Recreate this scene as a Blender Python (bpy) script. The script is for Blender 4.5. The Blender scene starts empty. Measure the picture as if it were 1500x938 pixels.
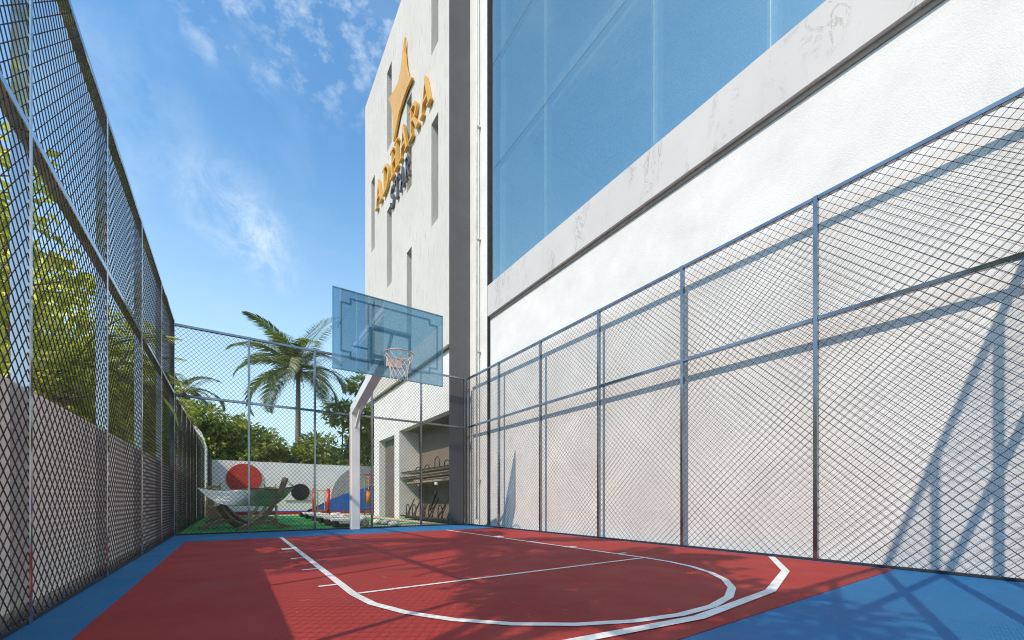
import bpy, math, random
import numpy as np
from mathutils import Vector, Matrix
random.seed(7)
C = bpy.context.scene.collection
R = math.radians

# ------------------------------------------------------------------ survey of the place
EYE = .66                     # camera height
F = 596.; VX = 342.; HY = 733.; CX = 750.
YAW = math.atan((CX - VX) / F); SA, CA = math.sin(YAW), math.cos(YAW)
def ray(px, py):
    u = (px - CX) / F; v = -(py - HY) / F
    return u * CA + SA, CA - u * SA, v
def G(px, py, z=0):
    r = ray(px, py); t = (z - EYE) / r[2]; return r[0] * t, r[1] * t
def PX(px, py, X):
    r = ray(px, py); t = X / r[0]; return r[1] * t, EYE + r[2] * t
def PY(px, py, Y):
    r = ray(px, py); t = Y / r[1]; return r[0] * t, EYE + r[2] * t
SUN = Vector((1, .348, -1.05)).normalized()      # travel direction of sunlight

# ------------------------------------------------------------------ materials
MATS = {}
def newmat(name):
    m = bpy.data.materials.new(name); m.use_nodes = True
    nt = m.node_tree; nt.nodes.clear()
    out = nt.nodes.new('ShaderNodeOutputMaterial')
    MATS[name] = m
    return m, nt, out
def N(nt, t, **kw):
    n = nt.nodes.new(t)
    for k, v in kw.items():
        if k in n.inputs.keys(): n.inputs[k].default_value = v
        else: setattr(n, k, v)
    return n
def L(nt, a, b): nt.links.new(a, b)
def pos(nt, scale=(1, 1, 1)):
    g = N(nt, 'ShaderNodeNewGeometry'); mp = N(nt, 'ShaderNodeMapping')
    mp.inputs['Scale'].default_value = scale
    L(nt, g.outputs['Position'], mp.inputs['Vector']); return mp.outputs[0]
def noise(nt, vec, scale, detail=4, rough=.55, dist=0.):
    n = N(nt, 'ShaderNodeTexNoise'); n.inputs['Scale'].default_value = scale
    n.inputs['Detail'].default_value = detail; n.inputs['Roughness'].default_value = rough
    n.inputs['Distortion'].default_value = dist
    L(nt, vec, n.inputs['Vector']); return n.outputs['Fac']
def ramp(nt, fac, stops):
    r = N(nt, 'ShaderNodeValToRGB'); e = r.color_ramp.elements
    while len(e) < len(stops): e.new(.5)
    for i, (p, c) in enumerate(stops):
        e[i].position = p; e[i].color = (c[0], c[1], c[2], 1) if not isinstance(c, (int, float)) else (c, c, c, 1)
    L(nt, fac, r.inputs[0]); return r.outputs[0]
def mixc(nt, fac, a, b, mode='MIX'):
    m = N(nt, 'ShaderNodeMix', data_type='RGBA', blend_type=mode)
    for s, v in ((m.inputs[0], fac), (m.inputs[6], a), (m.inputs[7], b)):
        if hasattr(v, 'links') or hasattr(v, 'is_linked'): L(nt, v, s)
        elif isinstance(v, (int, float)): s.default_value = v
        else: s.default_value = (v[0], v[1], v[2], 1)
    return m.outputs[2]
def bump(nt, h, strength, dist):
    b = N(nt, 'ShaderNodeBump'); b.inputs['Strength'].default_value = strength; b.inputs['Distance'].default_value = dist
    L(nt, h, b.inputs['Height']); return b.outputs[0]
def princ(nt, out, col, rough=.6, metal=0., spec=.5, nrm=None, coat=0):
    p = N(nt, 'ShaderNodeBsdfPrincipled')
    for s, v in ((p.inputs['Base Color'], col), (p.inputs['Roughness'], rough)):
        if hasattr(v, 'is_linked'): L(nt, v, s)
        elif isinstance(v, (int, float)): s.default_value = v
        else: s.default_value = (v[0], v[1], v[2], 1)
    p.inputs['Metallic'].default_value = metal; p.inputs['Specular IOR Level'].default_value = spec
    p.inputs['Coat Weight'].default_value = coat
    if nrm is not None: L(nt, nrm, p.inputs['Normal'])
    L(nt, p.outputs[0], out.inputs[0]); return p
def simple(name, col, rough=.6, metal=0., spec=.5, var=.12, vs=6., bstr=.15, bs=60., coat=0):
    m, nt, out = newmat(name); v = pos(nt)
    f = noise(nt, v, vs, 5)
    c2 = tuple(max(0, x * (1 - var * 2)) for x in col); c1 = tuple(min(1, x * (1 + var)) for x in col)
    cc = ramp(nt, f, [(.3, c2), (.65, c1)])
    n = bump(nt, noise(nt, v, bs, 3), bstr, .004) if bstr else None
    princ(nt, out, cc, rough, metal, spec, n, coat); return m

# court paint: acrylic with scuffs
def court_mat(name, col, light):
    m, nt, out = newmat(name); v = pos(nt)
    base = ramp(nt, noise(nt, v, .7, 6, .6), [(.3, tuple(x * .82 for x in col)), (.7, tuple(x * 1.1 for x in col))])
    fine = ramp(nt, noise(nt, v, 260, 2), [(.3, .84), (.7, 1.12)])
    base = mixc(nt, 1, base, fine, 'MULTIPLY')
    # streaky scratches: stretched noise, sparse
    w = pos(nt, (9, 1.3, 1))
    s1 = ramp(nt, noise(nt, w, 4.0, 6, .7, 1.2), [(.66, 0), (.69, 1)])
    w2 = pos(nt, (1.5, 8, 1))
    s2 = ramp(nt, noise(nt, w2, 3.3, 6, .75, .8), [(.68, 0), (.71, 1)])
    s = mixc(nt, 1, s1, s2, 'ADD')
    gate = ramp(nt, noise(nt, v, 1.1, 3), [(.42, 0), (.58, .7)])
    s = mixc(nt, 1, s, gate, 'MULTIPLY')
    c = mixc(nt, s, base, light)
    rg = ramp(nt, noise(nt, v, 2.2, 4), [(.3, .6), (.7, .8)])
    princ(nt, out, c, rg, 0, .18, bump(nt, noise(nt, v, 320, 2), .25, .002))
    return m
court_mat('red_acrylic', (.325, .040, .037), (.62, .42, .40))
court_mat('blue_acrylic', (.028, .16, .36), (.35, .5, .65))
m, nt, out = newmat('line_paint'); v = pos(nt)
c = ramp(nt, noise(nt, v, 5, 6, .7), [(.3, (.56, .58, .58)), (.6, (.76, .78, .78))])
k = ramp(nt, noise(nt, pos(nt, (3, 1, 1)), 7, 5, .8, 2.), [(.655, 0), (.68, 1)])
c = mixc(nt, k, c, (.22, .2, .2)); princ(nt, out, c, .5, 0, .3)

m, nt, out = newmat('turf_green'); v = pos(nt)
c = ramp(nt, noise(nt, v, 90, 3), [(.3, (.03, .17, .04)), (.7, (.085, .36, .11))])
c = mixc(nt, ramp(nt, noise(nt, v, 1.3, 4), [(.35, 0), (.7, .4)]), c, (.09, .4, .1))
princ(nt, out, c, .85, 0, .2, bump(nt, noise(nt, v, 220, 3), .9, .012))

def stucco(name, col, pit=.5, bstr=.35, streak=0.):
    m, nt, out = newmat(name); v = pos(nt)
    c = ramp(nt, noise(nt, v, 1.3, 9, .68), [(.3, tuple(x * .86 for x in col)), (.62, col)])
    vo = N(nt, 'ShaderNodeTexVoronoi'); vo.inputs['Scale'].default_value = 16; L(nt, v, vo.inputs['Vector'])
    rr = N(nt, 'ShaderNodeTexVoronoi'); rr.inputs['Scale'].default_value = 16; L(nt, v, rr.inputs['Vector'])
    pits = ramp(nt, vo.outputs['Distance'], [(.05, 1), (.11, 0)])
    sel = ramp(nt, rr.outputs['Color'], [(.72, 0), (.74, 1)])
    pits = mixc(nt, 1, pits, sel, 'MULTIPLY')
    pits = mixc(nt, 1, pits, ramp(nt, noise(nt, v, 1.6, 3), [(.5, 0), (.62, pit)]), 'MULTIPLY')
    c = mixc(nt, pits, c, tuple(x * .55 for x in col))
    h = mixc(nt, .5, noise(nt, v, 7, 8, .65), noise(nt, v, 60, 4))
    h = mixc(nt, .8, h, mixc(nt, 1, (1, 1, 1), pits, 'SUBTRACT'), 'MULTIPLY')
    princ(nt, out, c, .85, 0, .15, bump(nt, h, bstr, .02)); return m
stucco('white_stucco', (.765, .77, .755), 1.0, .4)
stucco('smooth_stucco', (.80, .785, .755), .1, .12)
stucco('boundary_plaster', (.88, .88, .87), .4, .2)
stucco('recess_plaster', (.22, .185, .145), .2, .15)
stucco('back_plaster', (.88, .86, .85), .2, .15)
stucco('grey_paint', (.15, .147, .152), .1, .08)

# travertine: vertical streaks
m, nt, out = newmat('travertine'); v = pos(nt, (2.2, 2.2, .26))
a = noise(nt, v, 5.5, 8, .72, .5)
streak = ramp(nt, a, [(.55, 0), (.66, 1)])
b = noise(nt, pos(nt, (1.6, 1.6, .16)), 14, 5, .7)
st2 = ramp(nt, b, [(.53, 0), (.66, .8)])
base = ramp(nt, noise(nt, pos(nt), .35, 5), [(.3, (.60, .575, .53)), (.7, (.66, .635, .59))])
c = mixc(nt, streak, base, (.47, .455, .43)); c = mixc(nt, st2, c, (.5, .485, .46))
princ(nt, out, c, .8, 0, .2, bump(nt, mixc(nt, .5, a, b), .35, .02))

# marble band
m, nt, out = newmat('band_marble'); v = pos(nt)
base = ramp(nt, noise(nt, v, .8, 6), [(.3, (.56, .545, .53)), (.7, (.62, .605, .59))])
d = noise(nt, pos(nt, (1, 1.3, .62)), 2.1, 9, .74, 1.1)
vein = ramp(nt, d, [(.475, 0), (.497, 1), (.503, 1), (.525, 0)])
gate = ramp(nt, noise(nt, pos(nt, (1, 1.7, .5)), 1.5, 3, .6), [(.5, 0), (.62, .9)])
vv = mixc(nt, 1, vein, gate, 'MULTIPLY')
fl = ramp(nt, noise(nt, pos(nt, (1, 1, .6)), 14, 5, .7, .6), [(.66, 0), (.72, .6)])
c = mixc(nt, vv, base, (.36, .34, .32)); c = mixc(nt, mixc(nt, 1, fl, gate, 'MULTIPLY'), c, (.36, .34, .32))
princ(nt, out, c, .55, 0, .3, bump(nt, d, .12, .02))

simple('band_soffit', (.42, .36, .31), .8)
# reflective facade glass
def glassy(name, glosscol, tint, share, rough=.01, wav=0):
    m, nt, out = newmat(name)
    g = N(nt, 'ShaderNodeBsdfGlossy'); g.inputs['Color'].default_value = (*glosscol, 1); g.inputs['Roughness'].default_value = rough
    t = N(nt, 'ShaderNodeBsdfTransparent'); t.inputs['Color'].default_value = (*tint, 1)
    if wav:
        L(nt, bump(nt, noise(nt, pos(nt), .5, 2), wav, .05), g.inputs['Normal'])
    mx = N(nt, 'ShaderNodeMixShader'); mx.inputs[0].default_value = share
    L(nt, t.outputs[0], mx.inputs[1]); L(nt, g.outputs[0], mx.inputs[2]); L(nt, mx.outputs[0], out.inputs[0])
    return m
glassy('facade_glass', (.84, .84, .74), (.84, .94, .98), .55, .01, .06)
def board_glass(name, dif, w):
    m, nt, out = newmat(name)
    t = N(nt, 'ShaderNodeBsdfTransparent'); t.inputs['Color'].default_value = (.55, .72, .80, 1)
    d = N(nt, 'ShaderNodeBsdfDiffuse'); d.inputs['Color'].default_value = (*dif, 1)
    g = N(nt, 'ShaderNodeBsdfGlossy'); g.inputs['Color'].default_value = (.75, .9, 1, 1); g.inputs['Roughness'].default_value = .02
    a = N(nt, 'ShaderNodeMixShader'); a.inputs[0].default_value = w
    b = N(nt, 'ShaderNodeMixShader'); b.inputs[0].default_value = .14
    L(nt, t.outputs[0], a.inputs[1]); L(nt, d.outputs[0], a.inputs[2])
    L(nt, a.outputs[0], b.inputs[1]); L(nt, g.outputs[0], b.inputs[2]); L(nt, b.outputs[0], out.inputs[0])
board_glass('board_acrylic', (.23, .38, .47), .28)
board_glass('board_print', (.06, .20,   .31), .27)
board_glass('board_edge', (.16, .38, .5), .6)

m, nt, out = newmat('galvanised_steel'); v = pos(nt)
princ(nt, out, ramp(nt, noise(nt, v, 5, 5), [(.3, (.46, .46, .48)), (.7, (.56, .56, .58))]), ramp(nt, noise(nt, v, 9, 4), [(.35, .06), (.7, .14)]), .97, .5)
m, nt, out = newmat('darker_steel'); v = pos(nt)  # darker copy of galvanised_steel for the right, far and near fences
princ(nt, out, ramp(nt, noise(nt, v, 6, 5), [(.3, (.22, .22, .235)), (.7, (.32, .32, .34))]), ramp(nt, noise(nt, v, 9, 4), [(.35, .10), (.7, .2)]), .97, .5)
simple('wire_steel', (.055, .055, .06), .5, .5, .5, .1, 8, 0)
simple('pole_paint', (.78, .78, .78), .28, 0., .6, .04, 3, 0, coat=.5)
simple('rim_paint', (.62, .36, .33), .4, .0, .5, .1, 20, 0)
simple('net_cord', (.72, .66, .64), .8)
simple('bracket_paint', (.68, .55, .52), .5)
simple('gold_letter', (.80, .44, .07), .34, .12, .5, .05, 2, 0)
simple('silver_letter', (.17, .17, .18), .4, .6, .5, .1, 2, 0)
simple('pipe_cream', (.78, .70, .60), .5)
simple('dark_joint', (.06, .06, .058), .8)
simple('frame_white', (.78, .79, .8), .4)
simple('mullion', (.10, .20, .30), .35, .3)
simple('interior_pale', (.40, .48, .55), .8)
simple('interior_dark', (.20, .30, .38), .8)
simple('paving_cream', (.60, .47, .38), .8, 0, .3, .12, 3, .3, 90)
simple('paving_pink', (.62, .50, .50), .75, 0, .3, .1, 3, .2, 90)
simple('earth', (.13, .12, .09), .95, 0, .2, .25, 2, .6, 12)
simple('concrete', (.30, .29, .28), .9, 0, .2, .15, 4, .4, 60)
simple('mural_red', (.55, .05, .035), .6); simple('mural_black', (.012, .012, .013), .6)
simple('mural_blue', (.02, .13, .46), .6); simple('mural_grey', (.34, .33, .33), .7)
simple('paint_red', (.62, .015, .015), .35); simple('paint_yellow', (.75, .45, .03), .4)
simple('paint_green', (.03, .24, .05), .4); simple('paint_orange', (.62, .16, .01), .5)
simple('paint_white', (.78, .78, .76), .5); simple('paint_blue', (.02, .10, .5), .5)
simple('dark_door', (.17, .145, .125), .6)
simple('black_rubber', (.012, .012, .013), .6)
simple('white_stone', (.66, .65, .63), .7, 0, .3, .18, 9, .5, 30)
simple('rack_metal', (.05, .045, .04), .5, .4)
simple('rack_deck', (.30, .25, .19), .6)
simple('canvas', (.70, .71, .69), .9, 0, .1, .06, 9, .4, 300)
def wood(name, c1, c2):
    m, nt, out = newmat(name); v = pos(nt, (4, 4, 14))
    f = noise(nt, v, 5, 6, .65, .8)
    princ(nt, out, ramp(nt, f, [(.3, c1), (.7, c2)]), .7, 0, .3, bump(nt, f, .4, .005))
wood('stand_wood', (.14, .11, .085), (.31, .25, .19))
wood('pale_wood', (.30, .24, .14), (.46, .38, .25))
wood('step_wood', (.20, .14, .10), (.34, .25, .19))
simple('bark', (.24, .17, .14), .9, 0, .2, .3, 14, .9, 30)
simple('palm_bark', (.24, .21, .18), .9, 0, .2, .2, 9, .8, 22)
simple('dead_frond', (.24, .17, .09), .9)

def leafmat(name, c1, c2, c3, tr, trw=.45):
    m, nt, out = newmat(name)
    g = N(nt, 'ShaderNodeNewGeometry')
    c = ramp(nt, g.outputs['Random Per Island'], [(0, c1), (.4, c2), (.9, c3)])
    p = N(nt, 'ShaderNodeBsdfPrincipled'); L(nt, c, p.inputs['Base Color'])
    p.inputs['Roughness'].default_value = .42; p.inputs['Specular IOR Level'].default_value = .35
    t = N(nt, 'ShaderNodeBsdfTranslucent'); L(nt, mixc(nt, 1, c, tr, 'MULTIPLY'), t.inputs['Color'])
    mx = N(nt, 'ShaderNodeMixShader'); mx.inputs[0].default_value = trw
    L(nt, p.outputs[0], mx.inputs[1]); L(nt, t.outputs[0], mx.inputs[2]); L(nt, mx.outputs[0], out.inputs[0])
leafmat('leaf_bush', (.07, .13, .03), (.23, .30, .075), (.48, .50, .18), (1.6, 1.7, .8), .35)
leafmat('leaf_bright', (.19, .26, .07), (.42, .46, .13), (.62, .61, .24), (1.65, 1.65, 1.0), .7)
leafmat('leaf_areca', (.16, .22, .06), (.34, .39, .11), (.54, .56, .20), (1.6, 1.6, .8), .55)
leafmat('leaf_palm', (.05, .085, .03), (.11, .15, .055), (.26, .30, .14), (1.4, 1.5, .8), .3)

# ------------------------------------------------------------------ mesh builder
class MB:
    def __init__(s): s.v = []; s.f = []
    def add(s, vs, fs):
        o = len(s.v); s.v += [tuple(p) for p in vs]; s.f += [tuple(i + o for i in f) for f in fs]; return s
    def box(s, x0, x1, y0, y1, z0, z1):
        if x0 > x1: x0, x1 = x1, x0
        if y0 > y1: y0, y1 = y1, y0
        vs = [(x, y, z) for z in (z0, z1) for y in (y0, y1) for x in (x0, x1)]
        return s.add(vs, [(0, 2, 3, 1), (4, 5, 7, 6), (0, 1, 5, 4), (2, 6, 7, 3), (0, 4, 6, 2), (1, 3, 7, 5)])
    def bbox(s, x0, x1, y0, y1, z0, z1, b=.006):      # box with chamfered edges
        lo = (min(x0, x1), min(y0, y1), z0); hi = (max(x0, x1), max(y0, y1), z1)
        vs = []; idx = {}
        for cx in (0, 1):
            for cy in (0, 1):
                for cz in (0, 1):
                    for ax in range(3):
                        p = [hi[i] - b if (cx, cy, cz)[i] else lo[i] + b for i in range(3)]
                        p[ax] = hi[ax] if (cx, cy, cz)[ax] else lo[ax]
                        idx[(cx, cy, cz, ax)] = len(vs); vs.append(tuple(p))
        fs = []
        for ax in range(3):
            o = [i for i in range(3) if i != ax]
            for sd in (0, 1):
                f = []
                for (p, q) in ((0, 0), (1, 0), (1, 1), (0, 1)):
                    c = [0, 0, 0]; c[ax] = sd; c[o[0]] = p; c[o[1]] = q; f.append(idx[(*c, ax)])
                fs.append(tuple(f))
        for ax in range(3):
            o = [i for i in range(3) if i != ax]
            for p in (0, 1):
                for q in (0, 1):
                    a = [0, 0, 0]; a[o[0]] = p; a[o[1]] = q; b2 = list(a); b2[ax] = 1
                    fs.append((idx[(*a, o[0])], idx[(*b2, o[0])], idx[(*b2, o[1])], idx[(*a, o[1])]))
        for cx in (0, 1):
            for cy in (0, 1):
                for cz in (0, 1): fs.append(tuple(idx[(cx, cy, cz, ax)] for ax in range(3)))
        return s.add(vs, fs)
    def bar(s, p, q, w, h=None, up=(0, 0, 1), n=4, w2=None):
        """prism from p to q; n=4 rectangular w x h, otherwise round radius w"""
        p = Vector(p); q = Vector(q); d = (q - p).normalized()
        u = Vector(up)
        if abs(d.dot(u)) > .98: u = Vector((0, 1, 0))
        a = d.cross(u).normalized(); b = a.cross(d).normalized()
        ring = []
        if n == 4 and h is not None: off = [(-w / 2, -h / 2), (w / 2, -h / 2), (w / 2, h / 2), (-w / 2, h / 2)]
        else: off = [(w * math.cos(2 * math.pi * i / n), w * math.sin(2 * math.pi * i / n)) for i in range(n)]
        r2 = 1 if w2 is None else w2 / w
        vs = [p + a * x + b * y for x, y in off] + [q + a * x * r2 + b * y * r2 for x, y in off]
        k = len(off)
        return s.add(vs, [(i, (i + 1) % k, (i + 1) % k + k, i + k) for i in range(k)] + [tuple(range(k))[::-1], tuple(range(k, 2 * k))])
    def tube(s, pts, r, n=8, closed=False, rect=None, up=(0, 0, 1)):
        pts = [Vector(p) for p in pts]; m = len(pts); rs = r if isinstance(r, (list, tuple)) else [r] * m
        vs = []; k = 4 if rect else n
        for i, p in enumerate(pts):
            if closed: d = pts[(i + 1) % m] - pts[i - 1]
            else: d = pts[min(i + 1, m - 1)] - pts[max(i - 1, 0)]
            d.normalize(); u = Vector(up)
            if abs(d.dot(u)) > .985: u = Vector((.3, 1, 0))
            a = d.cross(u).normalized(); b = a.cross(d).normalized()
            if rect:
                w, h = rect; sc = rs[i]
                vs += [p + (a * x * w + b * y * h) * sc for x, y in ((-.5, -.5), (.5, -.5), (.5, .5), (-.5, .5))]
            else: vs += [p + a * rs[i] * math.cos(2 * math.pi * j / n) + b * rs[i] * math.sin(2 * math.pi * j / n) for j in range(n)]
        fs = []
        for i in range(m if closed else m - 1):
            for j in range(k):
                i2 = (i + 1) % m; fs.append((i * k + j, i * k + (j + 1) % k, i2 * k + (j + 1) % k, i2 * k + j))
        if not closed: fs += [tuple(range(k))[::-1], tuple(range((m - 1) * k, m * k))]
        return s.add(vs, fs)
    def prism(s, poly, axis, a, b):
        """2-D polygon extruded along an axis; poly gives the two other coordinates in order"""
        def mk(p, t): return (t, p[0], p[1]) if axis == 0 else (p[0], t, p[1]) if axis == 1 else (p[0], p[1], t)
        n = len(poly); vs = [mk(p, a) for p in poly] + [mk(p, b) for p in poly]
        return s.add(vs, [tuple(range(n)), tuple(range(n, 2 * n))[::-1]] + [(i, i + n, (i + 1) % n + n, (i + 1) % n) for i in range(n)])
    def blob(s, c, r, seed=0, amp=.15, nu=12, nv=8, sq=(1, 1, 1)):
        rnd = random.Random(seed); ph = [rnd.uniform(0, 6) for _ in range(6)]; vs = []; fs = []
        for i in range(nv + 1):
            t = math.pi * i / nv
            for j in range(nu):
                a = 2 * math.pi * j / nu
                k = r * (1 + amp * (math.sin(3 * a + ph[0]) * math.sin(2 * t + ph[1]) + .5 * math.sin(5 * a + ph[2] + 2 * t)) * math.sin(t))
                vs.append((c[0] + k * sq[0] * math.sin(t) * math.cos(a), c[1] + k * sq[1] * math.sin(t) * math.sin(a), c[2] + k * sq[2] * math.cos(t)))
        for i in range(nv):
            for j in range(nu): fs.append((i * nu + j, (i + 1) * nu + j, (i + 1) * nu + (j + 1) % nu, i * nu + (j + 1) % nu))
        return s.add(vs, fs)
    def build(s, name, mat, parent=None, smooth=False, label=None):
        off = Vector((0, 0, 0)) if parent is None else WORLD[parent]
        me = bpy.data.meshes.new(name)
        me.from_pydata([(p[0] - off[0], p[1] - off[1], p[2] - off[2]) for p in s.v], [], s.f)
        me.materials.append(MATS[mat])
        import bmesh
        bm = bmesh.new(); bm.from_mesh(me); bmesh.ops.recalc_face_normals(bm, faces=bm.faces); bm.to_mesh(me); bm.free()
        if smooth: me.polygons.foreach_set('use_smooth', [True] * len(me.polygons))
        o = bpy.data.objects.new(name, me); C.objects.link(o)
        if parent is not None: o.parent = parent
        WORLD[o] = off
        if label: o['label'] = label
        return o
class _W(dict): pass
WORLD = _W()
def tag(o, label=None, cat=None, group=None, kind=None):
    if label: o['label'] = label
    if cat: o['category'] = cat
    if group: o['group'] = group
    if kind: o['kind'] = kind
    return o
def thing(name, label, cat, loc, group=None):
    o = bpy.data.objects.new(name, None); C.objects.link(o); o.location = loc; o.empty_display_size = .2
    WORLD[o] = Vector(loc); return tag(o, label, cat, group)
def copy_tree(o, loc, label, parent=None):
    kids = [c for c in o.children]
    n = o.copy(); C.objects.link(n)
    if parent is None: n.location = loc; n['label'] = label
    else: n.parent = parent
    WORLD[n] = Vector(loc)
    for ch in kids: copy_tree(ch, loc, None, n)
    return n
def struct(mb, name, mat, label, cat):
    return tag(mb.build(name, mat), label, cat, None, 'structure')

# ------------------------------------------------------------------ ground, court, markings
struct(MB().add([(-400, -400, -.06), (400, -400, -.06), (400, 400, -.06), (-400, 400, -.06)], [(0, 1, 2, 3)]), 'ground', 'earth', 'bare brown earth around the court and buildings', 'ground')
YB, YF, XL, XR = 9.82, -.022, -.89, 5.22
struct(MB().box(-.97, 5.46, -1.5, 9.86, -.05, 0), 'court_border', 'blue_acrylic', 'blue acrylic border surface around the red playing area', 'court surface')
struct(MB().box(-.63, 5.17, 1.14, 8.2, -.02, .004), 'court_floor', 'red_acrylic', 'dark red acrylic playing area of the basketball half court', 'court surface')
mk = MB()
def strip(x0, x1, y0, y1): mk.add([(x0, y0, .008), (x1, y0, .008), (x1, y1, .008), (x0, y1, .008)], [(0, 1, 2, 3)])
def arc(cx, cy, r, a0, a1, n, w, z):
    vs = []
    for i in range(n + 1):
        a = R(a0 + (a1 - a0) * i / n)
        for rr in (r - w / 2, r + w / 2): vs.append((cx + rr * math.cos(a), cy + rr * math.sin(a), z))
    mk.add(vs, [(2 * i, 2 * i + 1, 2 * i + 3, 2 * i + 2) for i in range(n)])
FT = 2.95; KX0, KX1 = .69, 3.86
strip(KX0 - .028, KX0 + .028, FT, 8.2); strip(KX1 - .028, KX1 + .028, FT, 8.2)
strip(KX0 + .03, KX1 - .03, FT - .003, FT + .036)
arc((KX0 + KX1) / 2, FT, (KX1 - KX0) / 2, 180, 360, 15, .056, .008)
arc(2.27, 6.24, 4.96, 305.1, 231.9, 6, .066, .0095)
for y, w in ((6.2, .17), (5.15, .045), (4.25, .045), (3.37, .045)):
    strip(KX0 - .16, KX0 - .03, y - w / 2, y + w / 2); strip(KX1 + .03, KX1 + .16, y - w / 2, y + w / 2)
struct(mk, 'court_markings', 'line_paint', 'worn white painted key, free throw line and three point arc', 'court markings')
struct(MB().box(-.97, 5.45, 9.865, 22.0, -.055, -.004), 'turf', 'turf_green', 'bright green artificial turf behind the court', 'turf')
pv = MB()
pv.prism([(4.62, 9.95), (4.8, 9.95), (4.8, 21.0), (4.05, 21.0)], 2, -.004, .012)
struct(pv, 'path', 'paving_cream', 'cream paved strip along the foot of the tower', 'path')
ps = MB()
for y0, y1, x0, x1 in ((10.35, 10.6, 2.6, 4.35), (11.5, 11.75, 2.95, 4.25), (12.75, 12.95, 3.3, 4.2)): ps.box(x0, x1, y0, y1, -.004, .008)
struct(ps, 'turf_bands', 'paving_pink', 'pale pink paving bands laid across the turf', 'paving')
struct(MB().box(-.9, 5.44, 20.6, 20.8, -.004, .004), 'play_area_line', 'paint_yellow', 'yellow painted line along the back wall', 'marking')
struct(MB().box(-.9, 5.44, 20.0, 20.45, -.004, .006), 'play_area_border', 'paint_white', 'white painted border of the turf near back wall', 'marking')
struct(MB().box(5.456, 60, -40, 8.99, -.055, -.03), 'pavement', 'concrete', 'plain concrete under the glass building', 'pavement')

# ------------------------------------------------------------------ chain link fences
WR = .0031
def mesh_bay(mb, fix, axis, a0, a1, z0, z1, w=.078, h=.086, wr=.0031):
    """two families of crossing wires clipped to a bay; fix = plane coordinate"""
    m = h / w
    for sgn, dx in ((1, 0), (-1, .0036)):
        c0 = (z0 - sgn * m * a1) if sgn > 0 else (z0 + m * a0)
        c1 = (z1 - sgn * m * a0) if sgn > 0 else (z1 + m * a1)
        k = math.ceil(c0 / h)
        while k * h < c1:
            c = k * h; k += 1
            pts = []
            for a in (a0, a1):
                z = c + sgn * m * a
                if z0 - 1e-6 <= z <= z1 + 1e-6: pts.append((a, z))
            for z in (z0, z1):
                a = (z - c) / (sgn * m)
                if a0 < a < a1: pts.append((a, z))
            if len(pts) < 2: continue
            p, q = pts[0], pts[-1]
            if (p[0] - q[0]) ** 2 + (p[1] - q[1]) ** 2 < 1e-4: continue
            f = fix + dx
            P, Q = ((f, p[0], p[1]), (f, q[0], q[1])) if axis == 1 else ((p[0], f, p[1]), (q[0], f, q[1]))
            mb.bar(P, Q, wr, n=4, up=(1, 0, 0) if axis == 1 else (0, 1, 0))
def fence(name_label, plane, axis, posts, side, H=3.97, mid=2.655, depth=.055, width=.042, wr=.0031, w=.078, h=.086, steel='galvanised_steel'):
    """side: +1/-1, where the posts lie relative to the mesh plane"""
    a0, a1 = posts[0], posts[-1]
    loc = (plane, (a0 + a1) / 2, 0) if axis == 1 else ((a0 + a1) / 2, plane, 0)
    t = thing('chain_link_fence', name_label, 'fence', loc)
    A, B = plane, plane + side * depth
    def bx(mb, p0, p1, q0, q1, z0, z1, grow=0):
        lo, hi = min(p0, p1) - grow, max(p0, p1) + grow
        if axis == 1: mb.bbox(lo, hi, q0, q1, z0, z1, .004)
        else: mb.bbox(q0, q1, lo, hi, z0, z1, .004)
    for p in posts:
        mb = MB(); bx(mb, A, B, p - width / 2, p + width / 2, .0, H + .004, .0015); mb.build('post', steel, t)
    for z in ((H, mid) if mid else (H,)):
        for p, q in zip(posts, posts[1:]):
            mb = MB(); bx(mb, A, B, p + width / 2 + .001, q - width / 2 - .001, z - .045, z); mb.build('rail', steel, t)
    mb = MB(); bx(mb, A + side * .01, A + side * .035, a0 + width, a1 - width, .0, .028); mb.build('bottom_rail', 'wire_steel', t)
    for p, q in zip(posts, posts[1:]):
        mb = MB()
        mesh_bay(mb, plane + side * .008, axis, p + width / 2, q - width / 2, .03, H - .046, w, h, wr)
        mb.build('mesh_panel', 'wire_steel', t)
    return t
lp = [.04, 1.64, 3.24, 4.84, 6.44, 8.04, 9.64]
fence('tall chain link fence along the left low wall, with shiny steel posts', XL, 1, lp, -1, wr=.0029, w=.084, h=.088, depth=.07, width=.032)
fence('tall chain link fence in front of the white stucco wall on the right', XR, 1, [.19, 1.79, 3.39, 4.99, 6.62, 8.22, 9.79], 1, wr=.0025, w=.09, h=.09, steel='darker_steel')
fence('chain link fence across the far end of the court behind the basketball hoop', YB, 0, [-.93, .26, 1.48, 2.71, 3.94, 5.17], 1, wr=.0027, steel='darker_steel')
fence('chain link fence closing the near end of the court behind the viewer', YF, 0, [-.93, .26, 1.48, 2.69, 3.80, 5.17], -1, wr=.0019, w=.09, h=.09, steel='darker_steel')
fence('lower chain link fence continuing past the hammock towards the back wall', XL, 1, [9.92 + 1.02 * i for i in range(10)], -1, H=2.655, mid=None, wr=.0022)

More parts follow.
